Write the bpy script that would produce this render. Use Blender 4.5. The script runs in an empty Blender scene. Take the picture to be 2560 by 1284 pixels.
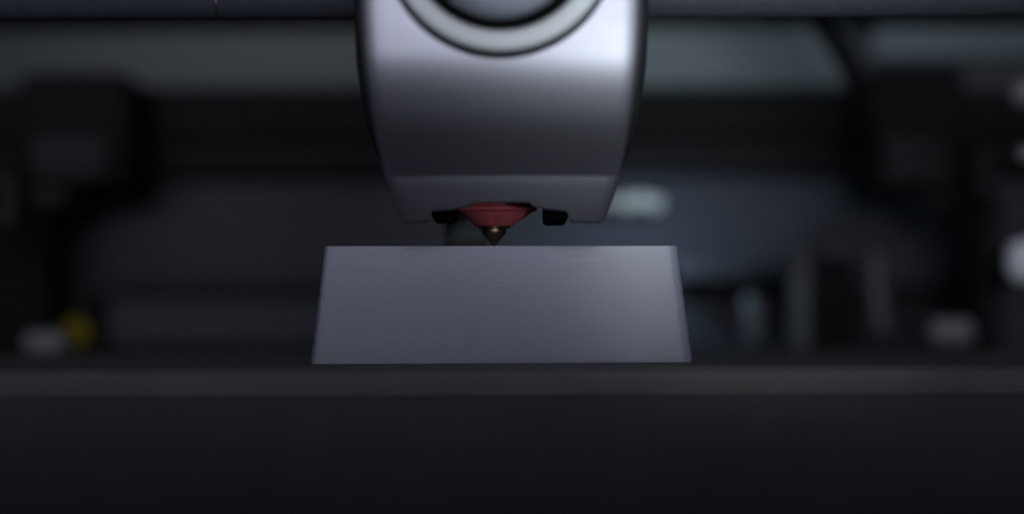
import bpy, bmesh, math, random
from mathutils import Vector, Matrix, Euler

random.seed(7)
sc = bpy.context.scene
C = sc.collection
R = math.radians
MM = 0.001                       # all helper coordinates are millimetres

# ------------------------------------------------------------------ camera
D = 400.0                        # camera to the front face of the print
CAMZ = 9.8                      # camera height above the build plate
FPX = 4000.0                     # focal length in photograph pixels
HOR = 809.0                      # horizon row in the photograph
cam_d = bpy.data.cameras.new('camera')
cam = bpy.data.objects.new('camera', cam_d); C.objects.link(cam)
cam.location = (0, -D * MM, CAMZ * MM)
cam.rotation_euler = (R(90), R(0.22), 0)
cam_d.sensor_width = 36.0
cam_d.lens = 36.0 * FPX / 2560.0
cam_d.shift_y = (HOR - 642.0) / 2560.0
cam_d.clip_start = 0.01
cam_d.clip_end = 20.0
cam_d.dof.use_dof = True
cam_d.dof.focus_distance = (D - 6.0) * MM
cam_d.dof.aperture_fstop = cam_d.lens / 16.5
sc.camera = cam

# ------------------------------------------------------------------ world, lamps, exposure
w = bpy.data.worlds.new('World'); sc.world = w; w.use_nodes = True
bg = w.node_tree.nodes['Background']
bg.inputs[0].default_value = (0.62, 0.74, 1.0, 1); bg.inputs[1].default_value = 0.012


def lamp(name, loc, target, sx, sy, energy, col, spread=180):
    d = bpy.data.lights.new(name, 'AREA')
    d.shape = 'RECTANGLE'; d.size = sx * MM; d.size_y = sy * MM
    d.energy = energy; d.color = col; d.spread = R(spread)
    o = bpy.data.objects.new(name, d); C.objects.link(o)
    o.location = Vector(loc) * MM
    v = (Vector(target) - Vector(loc))
    o.rotation_euler = v.to_track_quat('-Z', 'Y').to_euler()
    return o


lamp('panel_light', (-60, -420, 146), (-60, 0, 150), 760, 84, 0.33, (0.85, 0.90, 1.0), 45.4)
lamp('room_light', (0, -900, 30), (0, 0, 35), 500, 200, 0.20, (0.84, 0.90, 1.0))
lamp('side_light', (121, -440, 22), (52, 0, 99), 18, 60, 0.030, (0.90, 1.0, 1.0), 23.5)

vs = sc.view_settings
vs.view_transform = 'Standard'; vs.look = 'None'; vs.exposure = 0.0; vs.gamma = 1.0
vs.use_curve_mapping = False
sc.cycles.use_denoising = True
sc.cycles.max_bounces = 8
sc.cycles.sample_clamp_indirect = 4.0


# ------------------------------------------------------------------ materials
def mat(name, col, rough=0.5, metal=0.0, spec=0.5, noise=0.0, nscale=400.0, bump=0.0, bscale=900.0, rvar=0.0, coat=0.0):
    m = bpy.data.materials.new(name); m.use_nodes = True
    nt = m.node_tree; b = nt.nodes['Principled BSDF']
    b.inputs['Base Color'].default_value = (*col, 1)
    b.inputs['Roughness'].default_value = rough
    b.inputs['Metallic'].default_value = metal
    b.inputs['Specular IOR Level'].default_value = spec
    b.inputs['Coat Weight'].default_value = coat
    tc = nt.nodes.new('ShaderNodeTexCoord')
    if noise > 0 or rvar > 0:
        n = nt.nodes.new('ShaderNodeTexNoise'); n.inputs['Scale'].default_value = nscale
        n.inputs['Detail'].default_value = 5
        nt.links.new(tc.outputs['Object'], n.inputs['Vector'])
        if noise > 0:
            r = nt.nodes.new('ShaderNodeMapRange')
            r.inputs['To Min'].default_value = 1 - noise; r.inputs['To Max'].default_value = 1 + noise
            nt.links.new(n.outputs['Fac'], r.inputs['Value'])
            mx = nt.nodes.new('ShaderNodeVectorMath'); mx.operation = 'SCALE'
            mx.inputs[0].default_value = col
            nt.links.new(r.outputs['Result'], mx.inputs['Scale'])
            nt.links.new(mx.outputs['Vector'], b.inputs['Base Color'])
        if rvar > 0:
            r2 = nt.nodes.new('ShaderNodeMapRange')
            r2.inputs['To Min'].default_value = max(0.02, rough - rvar); r2.inputs['To Max'].default_value = rough + rvar
            nt.links.new(n.outputs['Fac'], r2.inputs['Value'])
            nt.links.new(r2.outputs['Result'], b.inputs['Roughness'])
    if bump > 0:
        n = nt.nodes.new('ShaderNodeTexNoise'); n.inputs['Scale'].default_value = bscale
        n.inputs['Detail'].default_value = 3
        nt.links.new(tc.outputs['Object'], n.inputs['Vector'])
        bp = nt.nodes.new('ShaderNodeBump'); bp.inputs['Strength'].default_value = bump
        bp.inputs['Distance'].default_value = 0.0002
        nt.links.new(n.outputs['Fac'], bp.inputs['Height'])
        nt.links.new(bp.outputs['Normal'], b.inputs['Normal'])
    return m


def emit(name, col, strength):
    m = bpy.data.materials.new(name); m.use_nodes = True
    b = m.node_tree.nodes['Principled BSDF']
    b.inputs['Base Color'].default_value = (0.05, 0.05, 0.05, 1)
    b.inputs['Emission Color'].default_value = (*col, 1)
    b.inputs['Emission Strength'].default_value = strength
    return m


M = dict(
    silver=mat('silver_paint', (0.37, 0.364, 0.425), 0.54, 0.96, 0.5, 0.05, 2500, 0.06, 6000),
    ring=mat('ring_plastic', (0.43, 0.44, 0.465), 0.5, 0.1, 0.4),
    disc=mat('disc_metal', (0.09, 0.102, 0.128), 0.5, 0.2),
    black=mat('black_plastic', (0.012, 0.012, 0.013), 0.7, 0, 0.0, 0.1, 300),
    matte=mat('matte_black', (0.003, 0.003, 0.004), 0.9, 0, 0.05),
    black_gloss=mat('black_gloss', (0.006, 0.006, 0.007), 0.25, 0, 0.4),
    dark=mat('dark_plastic', (0.027, 0.028, 0.030), 0.65, 0, 0.05, 0.12, 200, 0.1, 1500),
    body=mat('tool_body_plastic', (0.017, 0.018, 0.020), 0.42, 0, 0.4, 0.1, 300),
    duct=mat('duct_plastic', (0.12, 0.135, 0.15), 0.7, 0, 0.1),
    carbon=mat('carbon_tube', (0.027, 0.029, 0.037), 0.5, 0, 0.03, 0.25, 300, 0.1, 2500),
    sock=mat('red_silicone', (0.56, 0.115, 0.145), 0.7, 0, 0.15, 0.2, 400, 0.15, 1500),
    brass=mat('nozzle_brass', (0.27, 0.19, 0.135), 0.4, 1.0, 0.5, 0.4, 700),
    pla=mat('grey_filament', (0.265, 0.27, 0.36), 0.21, 0, 0.8, 0.03, 60, 0.0, 900, 0.0),
    plate=mat('plate_coating', (0.19, 0.19, 0.20), 0.62, 0, 0.2, 0.18, 160, 0.3, 2500),
    bed=mat('bed_metal', (0.25, 0.25, 0.25), 0.6, 0.0, 0.15, 0.3, 45, 0.15, 1800),
    carrier=mat('carrier_plastic', (0.15, 0.154, 0.175), 0.7, 0, 0.05, 0.15, 60, 0.1, 1500),
    wall=mat('chamber_wall', (0.042, 0.042, 0.051), 0.7, 0, 0.25, 0.15, 25),
    wall_dark=mat('chamber_wall_dark', (0.027, 0.027, 0.031), 0.7, 0, 0.15, 0.12, 25),
    pale=mat('upper_panel_grey', (0.044, 0.050, 0.054), 0.55, 0, 0.3, 0.2, 14),
    pale_lit=mat('upper_panel_lit', (0.095, 0.124, 0.134), 0.55, 0, 0.3, 0.15, 14),  # lighter version of the rear panel: light from the right put into its colour
    beam=mat('beam_black', (0.013, 0.013, 0.0135), 0.7, 0, 0.0),
    beam2=mat('beam_brown_black', (0.013, 0.0115, 0.012), 0.6, 0, 0.05),
    white=mat('white_plastic', (0.18, 0.176, 0.198), 0.5, 0, 0.4),
    bright=mat('bright_white_plastic', (0.78, 0.79, 0.86), 0.5, 0, 0.4),
    steel=mat('steel', (0.058, 0.057, 0.062), 0.5, 0.1),
    wall_mid=mat('ledge_plastic', (0.038, 0.036, 0.04), 0.7, 0, 0.1),
    yellow=mat('yellow_plastic', (0.13, 0.098, 0.002), 0.6, 0, 0.1),
    tube=mat('tube_black', (0.006, 0.006, 0.007), 0.6, 0, 0.0),
    led=emit('led_white', (0.66, 0.84, 0.95), 0.33),
    diffuser=emit('lamp_diffuser', (0.70, 0.88, 0.95), 0.20),
)


# ------------------------------------------------------------------ helpers
def at(px, py, y):
    """photograph pixel -> (x, z) in mm on the plane at depth y"""
    k = (D + y) / FPX
    return (px - 1280.0) * k, CAMZ + (HOR - py) * k


BASE = {}


def thing(name, label, cat, base=(0, 0, 0), group=None, rz=0.0):
    o = bpy.data.objects.new(name, None); C.objects.link(o)
    o.empty_display_size = 0.01
    o.location = Vector(base) * MM; o.rotation_euler = (0, 0, rz)
    o['label'] = label; o['category'] = cat
    if group: o['group'] = group
    BASE[o] = Vector(base)
    return o


def tag(o, label, cat, group=None):
    o['label'] = label; o['category'] = cat
    if group: o['group'] = group
    return o


def struct(o):
    o['kind'] = 'structure'; return o


def link(name, me, material, parent=None, smooth=True):
    me.materials.append(material)
    if smooth:
        for p in me.polygons: p.use_smooth = True
    o = bpy.data.objects.new(name, me); C.objects.link(o)
    if parent is not None: o.parent = parent
    return o


def from_bm(name, bm, material, parent=None, smooth=True, origin=None):
    """bm in mm, world space; stored relative to the parent's base (or to its own origin)"""
    b = Vector((0, 0, 0)); p = parent
    chain = Vector((0, 0, 0))
    if p is not None:
        b = BASE.get(p, Vector((0, 0, 0)))
    elif origin is not None:
        b = Vector(origin)
    bmesh.ops.transform(bm, matrix=Matrix.Scale(MM, 4) @ Matrix.Translation(-b), verts=bm.verts)
    bmesh.ops.recalc_face_normals(bm, faces=bm.faces)
    me = bpy.data.meshes.new(name); bm.to_mesh(me); bm.free()
    o = link(name, me, material, parent, smooth)
    if p is None and origin is not None: o.location = b * MM
    BASE[o] = b
    if smooth:
        try: me.set_sharp_from_angle(angle=R(40))
        except Exception: pass
    return o


def bm_box(x0, x1, y0, y1, z0, z1, r=0.0, seg=3, bm=None):
    bm = bm or bmesh.new()
    n0 = len(bm.verts)
    vs_ = [bm.verts.new((x, y, z)) for x in (x0, x1) for y in (y0, y1) for z in (z0, z1)]
    idx = [(0, 1, 3, 2), (4, 6, 7, 5), (0, 4, 5, 1), (2, 3, 7, 6), (0, 2, 6, 4), (1, 5, 7, 3)]
    fs = [bm.faces.new([vs_[i] for i in q]) for q in idx]
    if r > 0:
        es = list({e for f in fs for e in f.edges})
        bmesh.ops.bevel(bm, geom=es, offset=r, segments=seg, profile=0.5, affect='EDGES', clamp_overlap=True)
    return bm


def box(name, x0, x1, y0, y1, z0, z1, m, parent=None, r=0.0, seg=3):
    return from_bm(name, bm_box(x0, x1, y0, y1, z0, z1, r, seg), m, parent, True,
                   None if parent is not None else ((x0 + x1) / 2, (y0 + y1) / 2, z0))


def bm_lathe(profile, cx, cy, cz, axis='z', n=48, bm=None, caps=True):
    """profile: list of (r, h); axis z: h is up; axis y: h is along +y; axis x: along +x"""
    bm = bm or bmesh.new()
    rings = []
    for r, h in profile:
        ring = []
        for i in range(n):
            a = 2 * math.pi * i / n
            u, v = r * math.cos(a), r * math.sin(a)
            if axis == 'z': p = (cx + u, cy + v, cz + h)
            elif axis == 'y': p = (cx + u, cy + h, cz + v)
            else: p = (cx + h, cy + u, cz + v)
            ring.append(bm.verts.new(p))
        rings.append(ring)
    for a, b in zip(rings, rings[1:]):
        for i in range(n):
            j = (i + 1) % n
            bm.faces.new((a[i], a[j], b[j], b[i]))
    if caps:
        bm.faces.new(rings[0]); bm.faces.new(rings[-1])
    return bm


def bm_tube(pts, r, n=16, bm=None):
    bm = bm or bmesh.new()
    pts = [Vector(p) for p in pts]
    rings = []
    up = Vector((0, 1, 0.01))
    for i, p in enumerate(pts):
        t = (pts[min(i + 1, len(pts) - 1)] - pts[max(i - 1, 0)]).normalized()
        a = t.cross(up).normalized(); b = a.cross(t).normalized()
        rr = r[i] if isinstance(r, (list, tuple)) else r
        rings.append([bm.verts.new(p + a * rr * math.cos(2 * math.pi * k / n) + b * rr * math.sin(2 * math.pi * k / n)) for k in range(n)])
    for a, b in zip(rings, rings[1:]):
        for k in range(n):
            j = (k + 1) % n
            bm.faces.new((a[k], a[j], b[j], b[k]))
    bm.faces.new(rings[0]); bm.faces.new(rings[-1])
    return bm


def spline(ctrl, n):
    """Catmull-Rom through 2-D/3-D control points"""
    P = [Vector(p) for p in ctrl]
    P = [P[0] * 2 - P[1]] + P + [P[-1] * 2 - P[-2]]
    out = []
    segs = len(P) - 3
    for s in range(segs):
        p0, p1, p2, p3 = P[s:s + 4]
        for k in range(n):
            t = k / n
            out.append(0.5 * ((2 * p1) + (p2 - p0) * t + (2 * p0 - 5 * p1 + 4 * p2 - p3) * t * t + (3 * p1 - p0 - 3 * p2 + p3) * t ** 3))
    out.append(P[-2])
    return out


# ================================================================== THE SETTING (inside of the printer)
back_wall = struct(box('back_wall', -420, 420, 345, 352, -180, 330, M['wall']))
struct(box('side_wall_left', -308, -300, -20, 352, -180, 330, M['wall_dark']))
struct(box('side_wall_right', 300, 308, -20, 352, -180, 330, M['wall_dark']))
struct(box('chamber_floor', -308, 308, -60, 352, -188, -180, M['wall_dark']))

# pale panels of the rear wall above the beam
def panel(px0, px1, py0, py1, y, t, name, label, m, r=3):
    x0, z1 = at(px0, py0, y); x1, z0 = at(px1, py1, y)
    o = box(name, x0, x1, y, y + t, z0, z1, m, back_wall, r); o['label'] = label
    return o

panel(-60, 1235, -150, 222, 335, 8, 'rear_panel', 'dim grey upper rear panel on the left, behind the rods', M['pale'])
panel(1275, 2128, -150, 222, 335, 8, 'rear_panel', 'upper rear panel right of the tool head, light painted into its grey-green colour', M['pale_lit'], 14)
panel(2180, 2760, -150, 152, 335, 8, 'rear_panel', 'short rear panel above the right corner bracket, light painted into its grey-green colour', M['pale_lit'])

# rear beam (two steps) under the pale panels
x0, z1 = at(-200, 226, 318); x1, z0 = at(2760, 345, 318)
bt = thing('rear_beam', 'wide black crossbeam along the rear wall below the pale panels', 'beam', (0, 318, z0))
box('upper_rail', x0, x1, 318, 340, z0, z1, M['beam'], bt, 3)
x0, z1 = at(-200, 348, 326); x1, z0 = at(2760, 436, 326)
box('lower_rail', x0, x1, 326, 343, z0, z1, M['beam2'], bt, 3)

x0, z1 = at(-200, -120, 300); x1, z0 = at(2760, 38, 300)  # added dark bar; its blurred edge imitates shade along the panel tops
bt = thing('shade_beam', 'added black bar mostly hidden behind the carbon tube, shading the tops of the rear panels', 'beam', (0, 300, z0))
box('shade_bar', x0, x1, 300, 322, z0, z1, M['beam'], bt, 4)
box('bar_strip', x0 + 20, x1 - 20, 298.5, 300, z0 + 8, z0 + 14, M['dark'], bt, .5)

# ================================================================== BED, PLATE, CARRIER
YF = -37.0                      # front edge of the bed
pl = bm_box(-170, 170, YF + 1.2, 215, -0.8, 0.0, 0.3, 2)
tag(from_bm('build_plate', pl, M['plate'], None, True, (0, 100, -0.8)),
    'thin dark textured build plate lying on the heated bed', 'build plate')
hb = thing('heated_bed', 'dark grey heated bed slab with a pale front edge below the print', 'heated bed', (0, 100, -60))
sl = bm_box(-174, 174, YF, 217, -6.8, -0.8, 0.8, 4)
from_bm('bed_slab', sl, M['bed'], hb)
# rounded carrier nose under the slab
bm = bmesh.new()
prof = [(YF + 0.2, -6.85), (YF + 0.2, -14)]
for k in range(1, 10):                    # face leans gently back below the bed
    prof.append((YF + 0.2 + 0.11 * k * k, -14 - 3.0 * k))
prof += [(prof[-1][0], -80), (150, -80), (150, -6.85)]
L = [[bm.verts.new((x, p[0], p[1])) for p in prof] for x in (-190, 190)]
n = len(prof)
for i in range(n):
    j = (i + 1) % n
    bm.faces.new((L[0][i], L[0][j], L[1][j], L[1][i]))
bm.faces.new(L[0]); bm.faces.new(L[1])
from_bm('carrier_nose', bm, M['carrier'], hb)

# ================================================================== PRINTED BLOCK
PB_X = -2.3
pb = thing('printed_block', 'grey printed block with fine layer lines and sloping sides on the plate', '3d print', (PB_X, 0, 0), None, R(3.2))
NL = 70; H = 29.3; LH = H / NL
WB, WT, DB, DT = 95.8, 88.6, 62.0, 56.0
def ring_pts(hw, y0, y1, r, nf):
    """rounded rectangle, front edge at y0; many points on the front edge"""
    pts = []
    for i in range(nf):
        pts.append((-hw + r + (2 * hw - 2 * r) * i / nf, y0, 0, -1))
    def arc(cx, cy, a0, k=6):
        for i in range(k):
            a = R(a0 + 90 * i / k)
            pts.append((cx + r * math.cos(a), cy + r * math.sin(a), math.cos(a), math.sin(a)))
    arc(hw - r, y0 + r, -90)
    arc(hw - r, y1 - r, 0)
    arc(-hw + r, y1 - r, 90)
    arc(-hw + r, y0 + r, 180)
    return pts
bm = bmesh.new()
rows = []
NF = 60
wob = [random.gauss(0, 1) for _ in range(NF + 30)]
for l in range(NL):
    j = random.gauss(0, 0.0012); jx = random.gauss(0, 0.09)
    big = 0.05 * math.sin(l * 0.9) + 0.04 * math.sin(l * 0.37 + 1)
    for k, (f, bul) in enumerate(((0.02, -0.056), (0.18, -0.013), (0.5, 0.013), (0.82, -0.013), (0.98, -0.056))):
        t = (l + f) / NL
        hw = (WB + (WT - WB) * t) / 2 + (0.06 * big)
        y0 = 0.0 + 1.2 * t
        y1 = DB + (DT - DB) * t
        row = []
        for q, (x, y, nx, ny) in enumerate(ring_pts(hw, y0, y1, 1.0, NF)):
            e = bul + j * 0.5
            row.append(bm.verts.new((x + nx * (e + jx * 0.6) , y + ny * e, t * H)))
        rows.append(row)
m_ = len(rows[0])
for a, b in zip(rows, rows[1:]):
    for i in range(m_):
        j = (i + 1) % m_
        bm.faces.new((a[i], a[j], b[j], b[i]))
bm.faces.new(rows[0]); bm.faces.new(rows[-1])
bmesh.ops.transform(bm, matrix=Matrix.Translation((PB_X, 0, 0)), verts=bm.verts)
lay = from_bm('layered_wall', bm, M['pla'], pb)
# the rough seam near the right front corner, one little blob per layer
bm = bmesh.new()
for l in range(NL):
    t = (l + 0.5) / NL
    hw = (WB + (WT - WB) * t) / 2
    for q in range(random.choice((1, 1, 2))):
        x = hw - 1.9 + random.gauss(0, 0.33); y = 1.2 * t + 0.02
        r = random.uniform(0.07, 0.17)
        mtx = Matrix.Translation((PB_X + x, y, t * H + random.uniform(-0.1, 0.1))) @ Matrix.Diagonal((r * 1.2, r, r * 1.1, 1))
        bmesh.ops.create_icosphere(bm, subdivisions=1, radius=1, matrix=mtx)
from_bm('seam', bm, M['pla'], pb)

# ================================================================== TOOL HEAD
TX = -2.2
th = thing('tool_head', 'silver tool head with round ring and red-sleeved nozzle above the print', 'tool head', (TX, 5, 29.4))
# front cover: section runs across x, profile runs down z
prof = spline([(-50.2, 116), (-50.1, 82), (-49.9, 73), (-49.1, 66.5), (-46.5, 60.2), (-42.3, 54.2), (-36.0, 49.0), (-28.4, 44.7)], 7)
prof += spline([(-27.9, 44.4), (-26.7, 42.2), (-24.9, 39.4), (-22.9, 36.5), (-20.4, 33.2)], 5)
def half_w(z):
    pts = [(33.4, 24.2), (35.5, 25.0), (39, 26.1), (44.0, 27.5), (49, 28.1), (55.5, 28.9), (63, 29.9), (70, 30.6), (80, 31.0), (130, 31.1)]
    for (a, wa), (b, wb) in zip(pts, pts[1:]):
        if z <= b: return wa + (wb - wa) * (z - a) / (b - a)
    return pts[-1][1]
# columns: u in -1..1 across the front; bottom height per column (feet, duct notches, sock recess)
cols = []          # (fraction of the half width, bottom height)
def low_point(py):
    best = None
    for (ya, za), (yb, zb) in zip(prof, prof[1:]):
        for k in range(20):
            t = k / 20; y = ya + (yb - ya) * t; z = za + (zb - za) * t
            p = HOR - (z - CAMZ) * FPX / (D + y)
            if best is None or abs(p - py) < best[0]: best = (abs(p - py), y, z)
    return best[1], best[2]
def addc(px, py):
    y, z = low_point(py)
    cols.append((((px - 1280) * (D + y) / FPX - TX) / half_w(z), z))
zf = 556
for px, py in ((1003, 550), (1010, 556), (1030, 557), (1050, 556), (1072, 554), (1074.5, 553), (1075.5, 529), (1085, 527), (1110, 526),
               (1138, 523), (1160, 518), (1173, 515), (1176, 509), (1190, 507), (1220, 506.5), (1255, 506.5), (1290, 506.5), (1320, 507),
               (1329, 508.5), (1333, 516), (1346, 519), (1358, 521), (1362, 524), (1390, 526), (1412, 528), (1420, 532), (1425, 545),
               (1426.5, 555), (1450, 557), (1480, 558), (1502, 557), (1511, 551)):
    addc(px, py)
bm = bmesh.new()
grid = []
rc = 2.2           # corner radius of the cover edge
def resample(zb):
    # dense: every column has the same rows; rows between the kink and the bottom are squeezed to the column's end
    rows_ = []
    zk = 44.0
    upper = [p for p in prof if p[1] >= zk]
    rows_ += [(p[0], p[1]) for p in upper]
    lowsrc = [p for p in prof]
    def y_of(z):
        for (ya, za), (yb, zb2) in zip(lowsrc, lowsrc[1:]):
            if zb2 <= z <= za: return ya + (yb - ya) * (za - z) / (za - zb2)
        return lowsrc[-1][0]
    nlow = 18
    for k in range(1, nlow + 1):
        z = upper[-1][1] + (zb - upper[-1][1]) * k / nlow
        rows_.append((y_of(z), z))
    return rows_
def section(xf, zb):
    """one column: x fraction (-1..1) with rounding back near the edges"""
    out = []
    for (y, z) in resample(zb):
        hw = half_w(z)
        x = xf * hw
        d = hw - abs(x)                       # distance to the side
        back = 0.0
        if d < rc: back = rc - math.sqrt(max(0, rc * rc - (rc - d) ** 2))
        crown = 1.1 * (xf * xf)               # slight crown across the width
        out.append((TX + x, y + back + crown, z))
    return out
colv = []
frs = [(max(-1, min(1, a)), b) for (a, b) in cols]
# outer rounding columns
full = [(-1.0, frs[0][1]), (-0.996, frs[0][1]), (-0.985, frs[0][1])] + [f for f in frs if -0.975 < f[0] < 0.975] + \
       [(0.985, frs[-1][1]), (0.996, frs[-1][1]), (1.0, frs[-1][1])]
ext = []
for (xf, zb) in full: ext.append([bm.verts.new(p) for p in section(xf, zb)])
# side walls running back
def side(col, dys, inset):
    res = []
    for dy, ins in zip(dys, inset):
        res.append([bm.verts.new((v.co.x + ins, v.co.y + dy, v.co.z + 0.16 * dy * max(0.0, min(1.0, (46 - v.co.z) / 9)))) for v in col])
    return res
Ls = side(ext[0], (16, 8, 3), (0.9, 0.4, 0.1))
Rs = side(ext[-1], (3, 8, 16), (-0.1, -0.4, -0.9))
allc = Ls + ext + Rs
for a, b in zip(allc, allc[1:]):
    for i in range(len(a) - 1):
        bm.faces.new((a[i], b[i], b[i + 1], a[i + 1]))
cover = from_bm('front_cover', bm, M['silver'], th)
sol = cover.modifiers.new('thickness', 'SOLIDIFY'); sol.thickness = 1.6 * MM; sol.offset = -1

# ring, bezel and centre disc on the cover
rx, rz = at(1255, -155, -52); K = (D - 52) / FPX
def ann(name, r_in, r_out, yf, yb, m, rr):
    pr = [(r_in, yb), (r_in, yf + rr)]
    for k in range(1, 6): a = R(90 * k / 5); pr.append((r_in + rr - rr * math.cos(a), yf + rr - rr * math.sin(a)))
    for k in range(0, 6): a = R(90 * k / 5); pr.append((r_out - rr + rr * math.sin(a), yf + rr - rr * math.cos(a)))
    pr += [(r_out, yb), (r_in, yb)]
    return from_bm(name, bm_lathe(pr, rx, 0, rz, 'y', 96, None, False), m, th)
ann('groove_ring', 286 * K, 297 * K, -50.7, -45, M['matte'], 0.2)
ann('front_ring', 233 * K, 287 * K, -54.0, -45, M['ring'], 1.1)
ann('inner_bezel', 200 * K, 233.5 * K, -50.8, -44, M['matte'], 0.2)
pr = [(0.01, -51.6), (150 * K, -51.6), (190 * K, -51.4), (198 * K, -50.9), (200 * K, -44)]
from_bm('centre_disc', bm_lathe(pr, rx, 0, rz, 'y', 96, None, True), M['disc'], th)

# dark body behind the cover, lofted: a little wider than the cover, narrowing down
def loft(name, secs, m, parent, r=3.0, k=5):
    bm = bmesh.new(); rings = []
    for (z, hw, y0, y1) in secs:
        ring = []
        for (cx, cy, a0) in ((hw - r, y0 + r, -90), (hw - r, y1 - r, 0), (-hw + r, y1 - r, 90), (-hw + r, y0 + r, 180)):
            for i in range(k + 1):
                a = R(a0 + 90 * i / k)
                ring.append(bm.verts.new((TX + cx + r * math.cos(a), cy + r * math.sin(a), z)))
        rings.append(ring)
    for a, b in zip(rings, rings[1:]):
        for i in range(len(a)):
            j = (i + 1) % len(a); bm.faces.new((a[i], a[j], b[j], b[i]))
    bm.faces.new(rings[0]); bm.faces.new(rings[-1])
    return from_bm(name, bm, m, parent)
loft('rear_body', [(120, 34.0, -33, 42), (80, 34.0, -33, 42), (70, 33.6, -32, 42), (60, 32.8, -24, 42), (52, 31.0, -12, 40), (46, 28.6, -5, 38), (43, 26.8, 2, 36)], M['body'], th)
for cx_, hw_, tw in ((-9.6, 6.2, 0.9),):      # slim air ducts behind the nozzle
    sx_ = cx_ * 1.14
    bm = bmesh.new(); rings = []
    for z_, k_ in ((50, 1.25), (40, 1.1), (34, 1.0), (30.6, tw)):
        ring = [bm.verts.new((TX + sx_ + hw_ * k_ * math.copysign(abs(math.cos(a_)) ** .6, math.cos(a_)), 66 + 6 * k_ * math.copysign(abs(math.sin(a_)) ** .6, math.sin(a_)), z_))
                for a_ in [2 * math.pi * q / 24 for q in range(24)]]
        rings.append(ring)
    for ra, rb in zip(rings, rings[1:]):
        for q in range(24): bm.faces.new((ra[q], ra[(q + 1) % 24], rb[(q + 1) % 24], rb[q]))
    bm.faces.new(rings[0]); bm.faces.new(rings[-1])
    from_bm('air_duct', bm, M['duct'], th)
loft('inner_bracket', [(47, 24, -9.5, 6), (43.4, 21, -9.0, 6), (41.4, 20, -8.5, 5)], M['black'], th, 1.0)
# fan ducts between the feet and the sleeve
def duct(pxa, pxb, pya, pyb, skew):
    y0, y1 = -18.0, 4.0
    xa, za = at(pxa, pya, y0); xb, zb = at(pxb, pyb, y0)
    bm = bm_box(xa, xb, y0, y1, zb, za + 4.0, 0.9, 3)
    for v in bm.verts:
        if v.co.z < zb + 1.0:
            v.co.x += skew * (1.0 - (v.co.z - zb))
    return from_bm('fan_duct', bm, M['matte'], th)
duct(1080, 1138, 528, 545, -0.2)
duct(1361, 1421, 524, 551, 0.2)
# silicone sleeve: square collar, flange and cone
NX, NY = at(1236, 540, 3)[0], 3.0
def zz(py): return at(1280, py, NY)[1]
def xh(px): return abs(px) * (D + NY) / FPX
def superring(rx_, ry_, z, p, n=56, dx=0.0, bm=None):
    out = []
    for i in range(n):
        a = 2 * math.pi * i / n; c, s = math.cos(a), math.sin(a)
        out.append(bm.verts.new((NX + dx + rx_ * math.copysign(abs(c) ** (2 / p), c), NY + ry_ * math.copysign(abs(s) ** (2 / p), s), z)))
    return out
bm = bmesh.new(); rings = []
for (py, hx, p, dx) in ((495, 78, 6, 1.4), (515, 79, 6, 1.4), (517, 94, 3.4, 0.8), (519, 99, 3.2, 0.7), (523, 101.5, 3.1, 0.7), (527, 100, 3.0, 0.6), (530, 93, 2.8, 0.5),
                        (533, 86, 3.2, 0.5), (541, 76, 2.6, 0.4), (551, 62, 2.2, 0.3), (560, 51, 2.0, 0.2), (563.5, 47, 2, 0.1), (565, 44, 2, 0.0), (564, 40, 2, 0.0)):
    rings.append(superring(xh(hx), xh(hx) * (0.62 if py < 531 else 0.8), zz(py), p, 56, dx, bm))
for a, b in zip(rings, rings[1:]):
    for i in range(56):
        j = (i + 1) % 56; bm.faces.new((a[i], a[j], b[j], b[i]))
bm.faces.new(rings[0]); bm.faces.new(rings[-1])
sock = from_bm('silicone_sleeve', bm, M['sock'], th)
# thin lip at the sleeve mouth
bm = bm_lathe([(xh(45), zz(560.5)), (xh(50.5), zz(561)), (xh(50), zz(563)), (xh(44), zz(566.5)), (xh(40), zz(566))], NX, NY, 0, 'z', 48)
from_bm('sleeve_lip', bm, M['sock'], sock)
# nozzle: collar, hex shoulder, cone, tip
nz = from_bm('nozzle', bm_lathe([(xh(36), zz(555)), (xh(39), zz(566)), (xh(39.5), zz(569)), (xh(36), zz(571.5)), (xh(29), zz(573)), (xh(28.5), zz(582)), (xh(30), zz(584)), (xh(26), zz(588)), (xh(23), zz(589)),
                                 (xh(20), zz(594)), (xh(14.5), zz(600)), (xh(13), zz(601)), (xh(11), zz(607)), (xh(9), zz(610)), (xh(6), 29.55), (xh(3), 29.4)], NX, NY, 0, 'z', 40), M['brass'], th)
from_bm('orifice_collar', bm_lathe([(xh(30), zz(575)), (xh(31.5), zz(576)), (xh(31.5), zz(579)), (xh(30), zz(580))], NX, NY, 0, 'z', 40), M['brass'], nz)
# ================================================================== X AXIS TUBES
def rod(y, z, r, label, mark):
    g = thing('carbon_tube', label, 'tube', (0, y, z), 'carbon tubes the tool head runs on')
    from_bm('tube', bm_lathe([(r - .4, -292), (r, -291.5), (r, 291.5), (r - .4, 292)], 0, y, z, 'x', 64), M['carbon'], g)
    if mark:
        xm = at(550, 30, y)[0]
        from_bm('joint_band', bm_lathe([(r, xm - 0.5), (r + .08, xm - .4), (r + .08, xm + .4), (r, xm + .5)], 0, y, z, 'x', 64), M['body'], g)
    return g
yr = 8; rr_ = 4.6
_, zl = at(1280, 47.5, yr)
rod(yr, zl + rr_, rr_, 'long black carbon tube across the top, in front of the rear panels', True)

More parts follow.
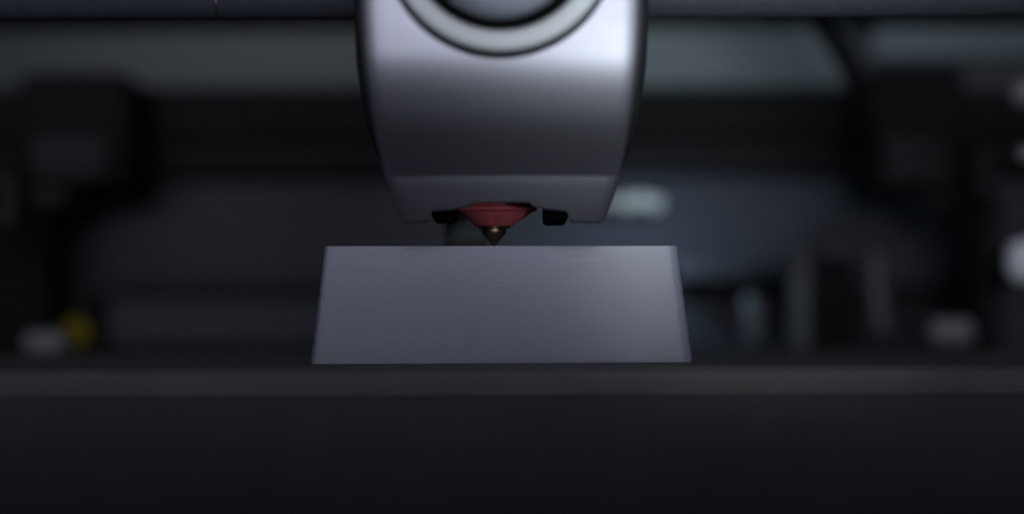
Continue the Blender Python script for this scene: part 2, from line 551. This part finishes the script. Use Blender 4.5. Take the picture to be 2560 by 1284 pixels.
# ================================================================== BACKGROUND PARTS
# black corner brackets
def bracket(px0, px1, py0, py1, y, dy, label, mirror):
    x0, z1 = at(px0, py0, y); x1, z0 = at(px1, py1, y)
    b = thing('corner_bracket', label, 'bracket', ((x0 + x1) / 2, y, z0), 'black corner brackets of the frame')
    box('housing', x0, x1, y, y + dy, z0, z1, M['black'], b, 5, 4)
    # shallow front plate, a little lighter, and a foot that runs to the post
    w_ = x1 - x0
    box('front_plate', x0 + .14 * w_, x1 - .2 * w_, y - 3, y, z0 + 2.5, z0 + .42 * (z1 - z0), M['dark'], b, 1.4)
    s = -1 if mirror else 1
    xa = x0 + .08 * w_ if not mirror else x1 - .42 * w_
    box('foot', xa, xa + .34 * w_, y + 2, y + dy - 2, z0 - 9, z0 + 1, M['dark'], b, 2)
    return b
bracket(45, 322, 172, 462, 270, 50, 'black corner bracket on the left above the dark post', False)
bracket(2178, 2420, 165, 480, 270, 50, 'black corner bracket on the right, below the short pale panel', True)

# upright posts
def post(px0, px1, py0, py1, y, dy, m, label, r=2.5):
    x0, z1 = at(px0, py0, y); x1, z0 = at(px1, py1, y)
    t = thing('upright_post', label, 'post', ((x0 + x1) / 2, y, z0))
    box('column', x0, x1, y, y + dy, z0, z1, m, t, r)
    xc = (x0 + x1) / 2
    box('groove_strip', xc - (x1 - x0) * .12, xc + (x1 - x0) * .12, y - .8, y, z0 + 3, z1 - 3, M['beam'], t, .3)
    return t
post(-40, 118, 480, 1100, 285, 30, M['beam'], 'wide black upright post on the left under the corner bracket')
post(-60, 44, 425, 560, 200, 20, M['dark'], 'short dark grey post at the left edge of the picture')
post(2404, 2462, 300, 1100, 285, 30, M['beam'], 'black upright post right of the right corner bracket')
post(2466, 2516, 480, 1100, 225, 16, M['dark'], 'slim dark grey post near the right edge of the picture')
post(2438, 2494, 378, 500, 205, 14, M['dark'], 'short grey-green post above the slim post on the right')

# dark hose crossing the pale panel on the right
pts = []
for (px, py, y) in ((1900, -60, 250), (1985, 0, 245), (2052, 62, 240), (2098, 120, 236), (2132, 185, 234), (2158, 260, 236), (2172, 350, 240)):
    x, z = at(px, py, y); pts.append((x, y, z))
tag(from_bm('cable_hose', bm_tube(spline(pts, 8), 4.2, 18), M['tube'], None, True, pts[-1]),
    'thick black hose curving down across the lighter right rear panel to the right bracket', 'hose')

# chamber lamp: housing with three LEDs and its light
ly = 262
x0, z1 = at(1470, 478, ly); x1, z0 = at(1662, 538, ly)
lt = thing('chamber_lamp', 'small lit white lamp behind the right lower side of the tool head', 'lamp', ((x0 + x1) / 2, ly, z0))
box('housing', x0, x1, ly, ly + 6, z0, z1, M['dark'], lt, 2)
xa, za = at(1476, 492, ly); xb, zb = at(1556, 520, ly)
box('diffuser', xa, xb, ly - 2.5, ly, zb, za, M['diffuser'], lt, 2.0, 4)
for px, py, rr in ((1574, 507, 3.6), (1606, 502, 3.2), (1638, 510, 3.4)):
    lx, lz = at(px, py, ly)
    from_bm('led', bm_lathe([(rr, -0.2), (rr, -3.0), (rr * .8, -3.8), (rr * .3, -4.2)], lx, ly, lz, 'y', 24), M['led'], lt)
lx, lz = at(1575, 540, ly)
d = bpy.data.lights.new('lamp_glow', 'AREA'); d.shape = 'RECTANGLE'; d.size = .022; d.size_y = .006
d.energy = 0.046; d.color = (0.50, 0.76, 1.0)
o = bpy.data.objects.new('lamp_glow', d); C.objects.link(o); o.parent = lt
o.location = (Vector((lx, ly + 14, lz - 3)) - BASE[lt]) * MM
o.rotation_euler = Vector((0.30, 0.75, -0.62)).to_track_quat('-Z', 'Y').to_euler()

# rear ledge behind the print on the right, with pins and an arch bracket
y = 300
x0, z1 = at(1690, 655, y); x1, z0 = at(1960, 702, y)
tag(box('rear_ledge', x0, x1, y, y + 40, z0, z1, M['wall_mid'], None, 2), 'dark grey ledge on the rear wall right of the print', 'ledge')
y = 322
x0, z1 = at(1690, 712, y); x1, z0 = at(2420, 905, y)
t = thing('rear_recess', 'black recessed panel low on the rear wall, right of the print', 'panel', ((x0 + x1) / 2, y, z0))
box('recess_back', x0, x1, y + 10, y + 20, z0, z1, M['wall_dark'], t, 1)
box('recess_rim', x0, x1, y, y + 12, z1 - 4, z1, M['beam'], t, 1)
def pin(px, py0, py1, hw, y, m, label):
    x, z1 = at(px, py0, y); _, z0 = at(px, py1, y); r = hw * (D + y) / FPX
    g = thing('guide_pin', label, 'pin', (x, y, z0))
    from_bm('shaft', bm_lathe([(r * .92, z0), (r, z0 + 1), (r, z1 - 2), (r * .8, z1 - .6), (r * .4, z1)], x, y, 0, 'z', 28), m, g)
    from_bm('collar', bm_lathe([(r * 1.02, z0), (r * 1.25, z0 + .5), (r * 1.25, z0 + 3), (r * 1.02, z0 + 3.6)], x, y, 0, 'z', 28), M['dark'], g)
    return g
pin(1884, 735, 880, 27, 280, M['steel'], 'short grey upright pin, nearest to the print on the right')
y = 270
t = thing('arch_bracket', 'dark grey arched bracket standing behind the plate on the right', 'bracket', (at(2090, 900, y)[0], y, at(2090, 900, y)[1]))
def leg(px, py0, py1, hw, name, m, bend=0):
    x, z1 = at(px, py0, y); xb, z0 = at(px + bend, py1, y); r = hw * (D + y) / FPX
    pts = [(x + (xb - x) * (k / 8) ** 2, y, z1 + (z0 - z1) * k / 8) for k in range(9)]
    return from_bm(name, bm_tube(pts, r, 20), m, t)
leg(2003, 640, 895, 27, 'leg', M['steel'])
leg(2188, 640, 830, 30, 'leg', M['steel'], 15)
pts = [(at(a, b, y)[0], y, at(a, b, y)[1]) for a, b in ((1940, 668), (1985, 640), (2030, 600), (2075, 580), (2130, 580), (2170, 598), (2190, 650))]
from_bm('arch', bm_tube(spline(pts, 5), [5.0 - 1.6 * math.sin(math.pi * k / 30) for k in range(31)], 18), M['wall'], t)
x0, z1 = at(2040, 640, y); x1, z0 = at(2148, 885, y)
box('block', x0, x1, y + 4, y + 24, z0, z1, M['beam'], t, 3)

# recessed tray at the rear left
y = 315
x0, z1 = at(205, 692, y); x1, z0 = at(830, 884, y)
t = thing('rear_tray', 'dark framed tray low on the rear wall, left of the print', 'tray', ((x0 + x1) / 2, y, z0))
box('tray_panel', x0 + 6, x1, y + 14, y + 20, z0 + 4, z1 - 7, M['wall'], t, 1)
box('top_rim', x0, x1, y, y + 26, z1 - 7, z1, M['wall_dark'], t, 2)
box('side_rim', x0, x0 + 8, y, y + 26, z0, z1 - 7.2, M['beam'], t, 2)
box('bottom_rim', x0 + 8.2, x1, y, y + 26, z0, z0 + 4.5, M['beam'], t, 1.5)

# white pads, yellow knob, pale fittings at the right edge
def pad(px0, px1, py0, py1, y, label, name='bed_pad', cat='pad', m='white', r=3.6, group=None):
    x0, z1 = at(px0, py0, y); x1, z0 = at(px1, py1, y)
    g = thing(name, label, cat, ((x0 + x1) / 2, y, z0), group)
    box('cap', x0, x1, y, y + 12, z0, z1, M[m], g, r, 4)
    box('mount', x0 + 2, x1 - 2, y + 11, y + 24, z0 + 1, z1 - 2, M['dark'], g, 1)
    return g
pad(52, 158, 822, 880, 228, 'white rounded pad low on the left, beside the yellow knob', group='white pads beside the plate')
pad(2330, 2442, 798, 866, 228, 'white rounded pad low on the right, in front of the black post', group='white pads beside the plate')
pad(2528, 2640, 600, 712, 190, 'bright white rounded fitting cut off by the right edge', 'edge_fitting', 'fitting', 'bright', 6)
y = 240
kx, kz = at(188, 826, y)
t = thing('yellow_knob', 'round dull yellow knob beside the white pad on the left', 'knob', (kx, y, kz - 7))
pr = [(2.2, 14), (2.2, 5), (5.6, 4.6), (6.2, 3.6), (6.2, 0.8), (5.6, 0), (2.0, -0.3)]
from_bm('grip', bm_lathe(pr, kx, y, kz, 'y', 28), M['yellow'], t)
from_bm('hub', bm_lathe([(1.8, 0.2), (1.8, -1.2), (1.2, -1.6)], kx, y, kz, 'y', 20), M['yellow'], t)
def roller(px, py, rpx, y, label):
    x, z = at(px, py, y); r = rpx * (D + y) / FPX
    g = thing('belt_roller', label, 'roller', (x, y, z - r), 'pale rollers at the right edge')
    from_bm('rim', bm_lathe([(r * .7, 8), (r, 7), (r, 1), (r * .85, 0), (r * .6, -.3), (r * .5, .6)], x, y, z, 'y', 32), M['steel'], g)
    from_bm('hub', bm_lathe([(r * .45, .5), (r * .45, -1.0), (r * .3, -1.4)], x, y, z, 'y', 20), M['white'], g)
    return g
roller(2568, 235, 44, 170, 'larger pale roller at the right edge, above the smaller one')
roller(2572, 388, 30, 120, 'smaller pale roller at the right edge, below the larger one')
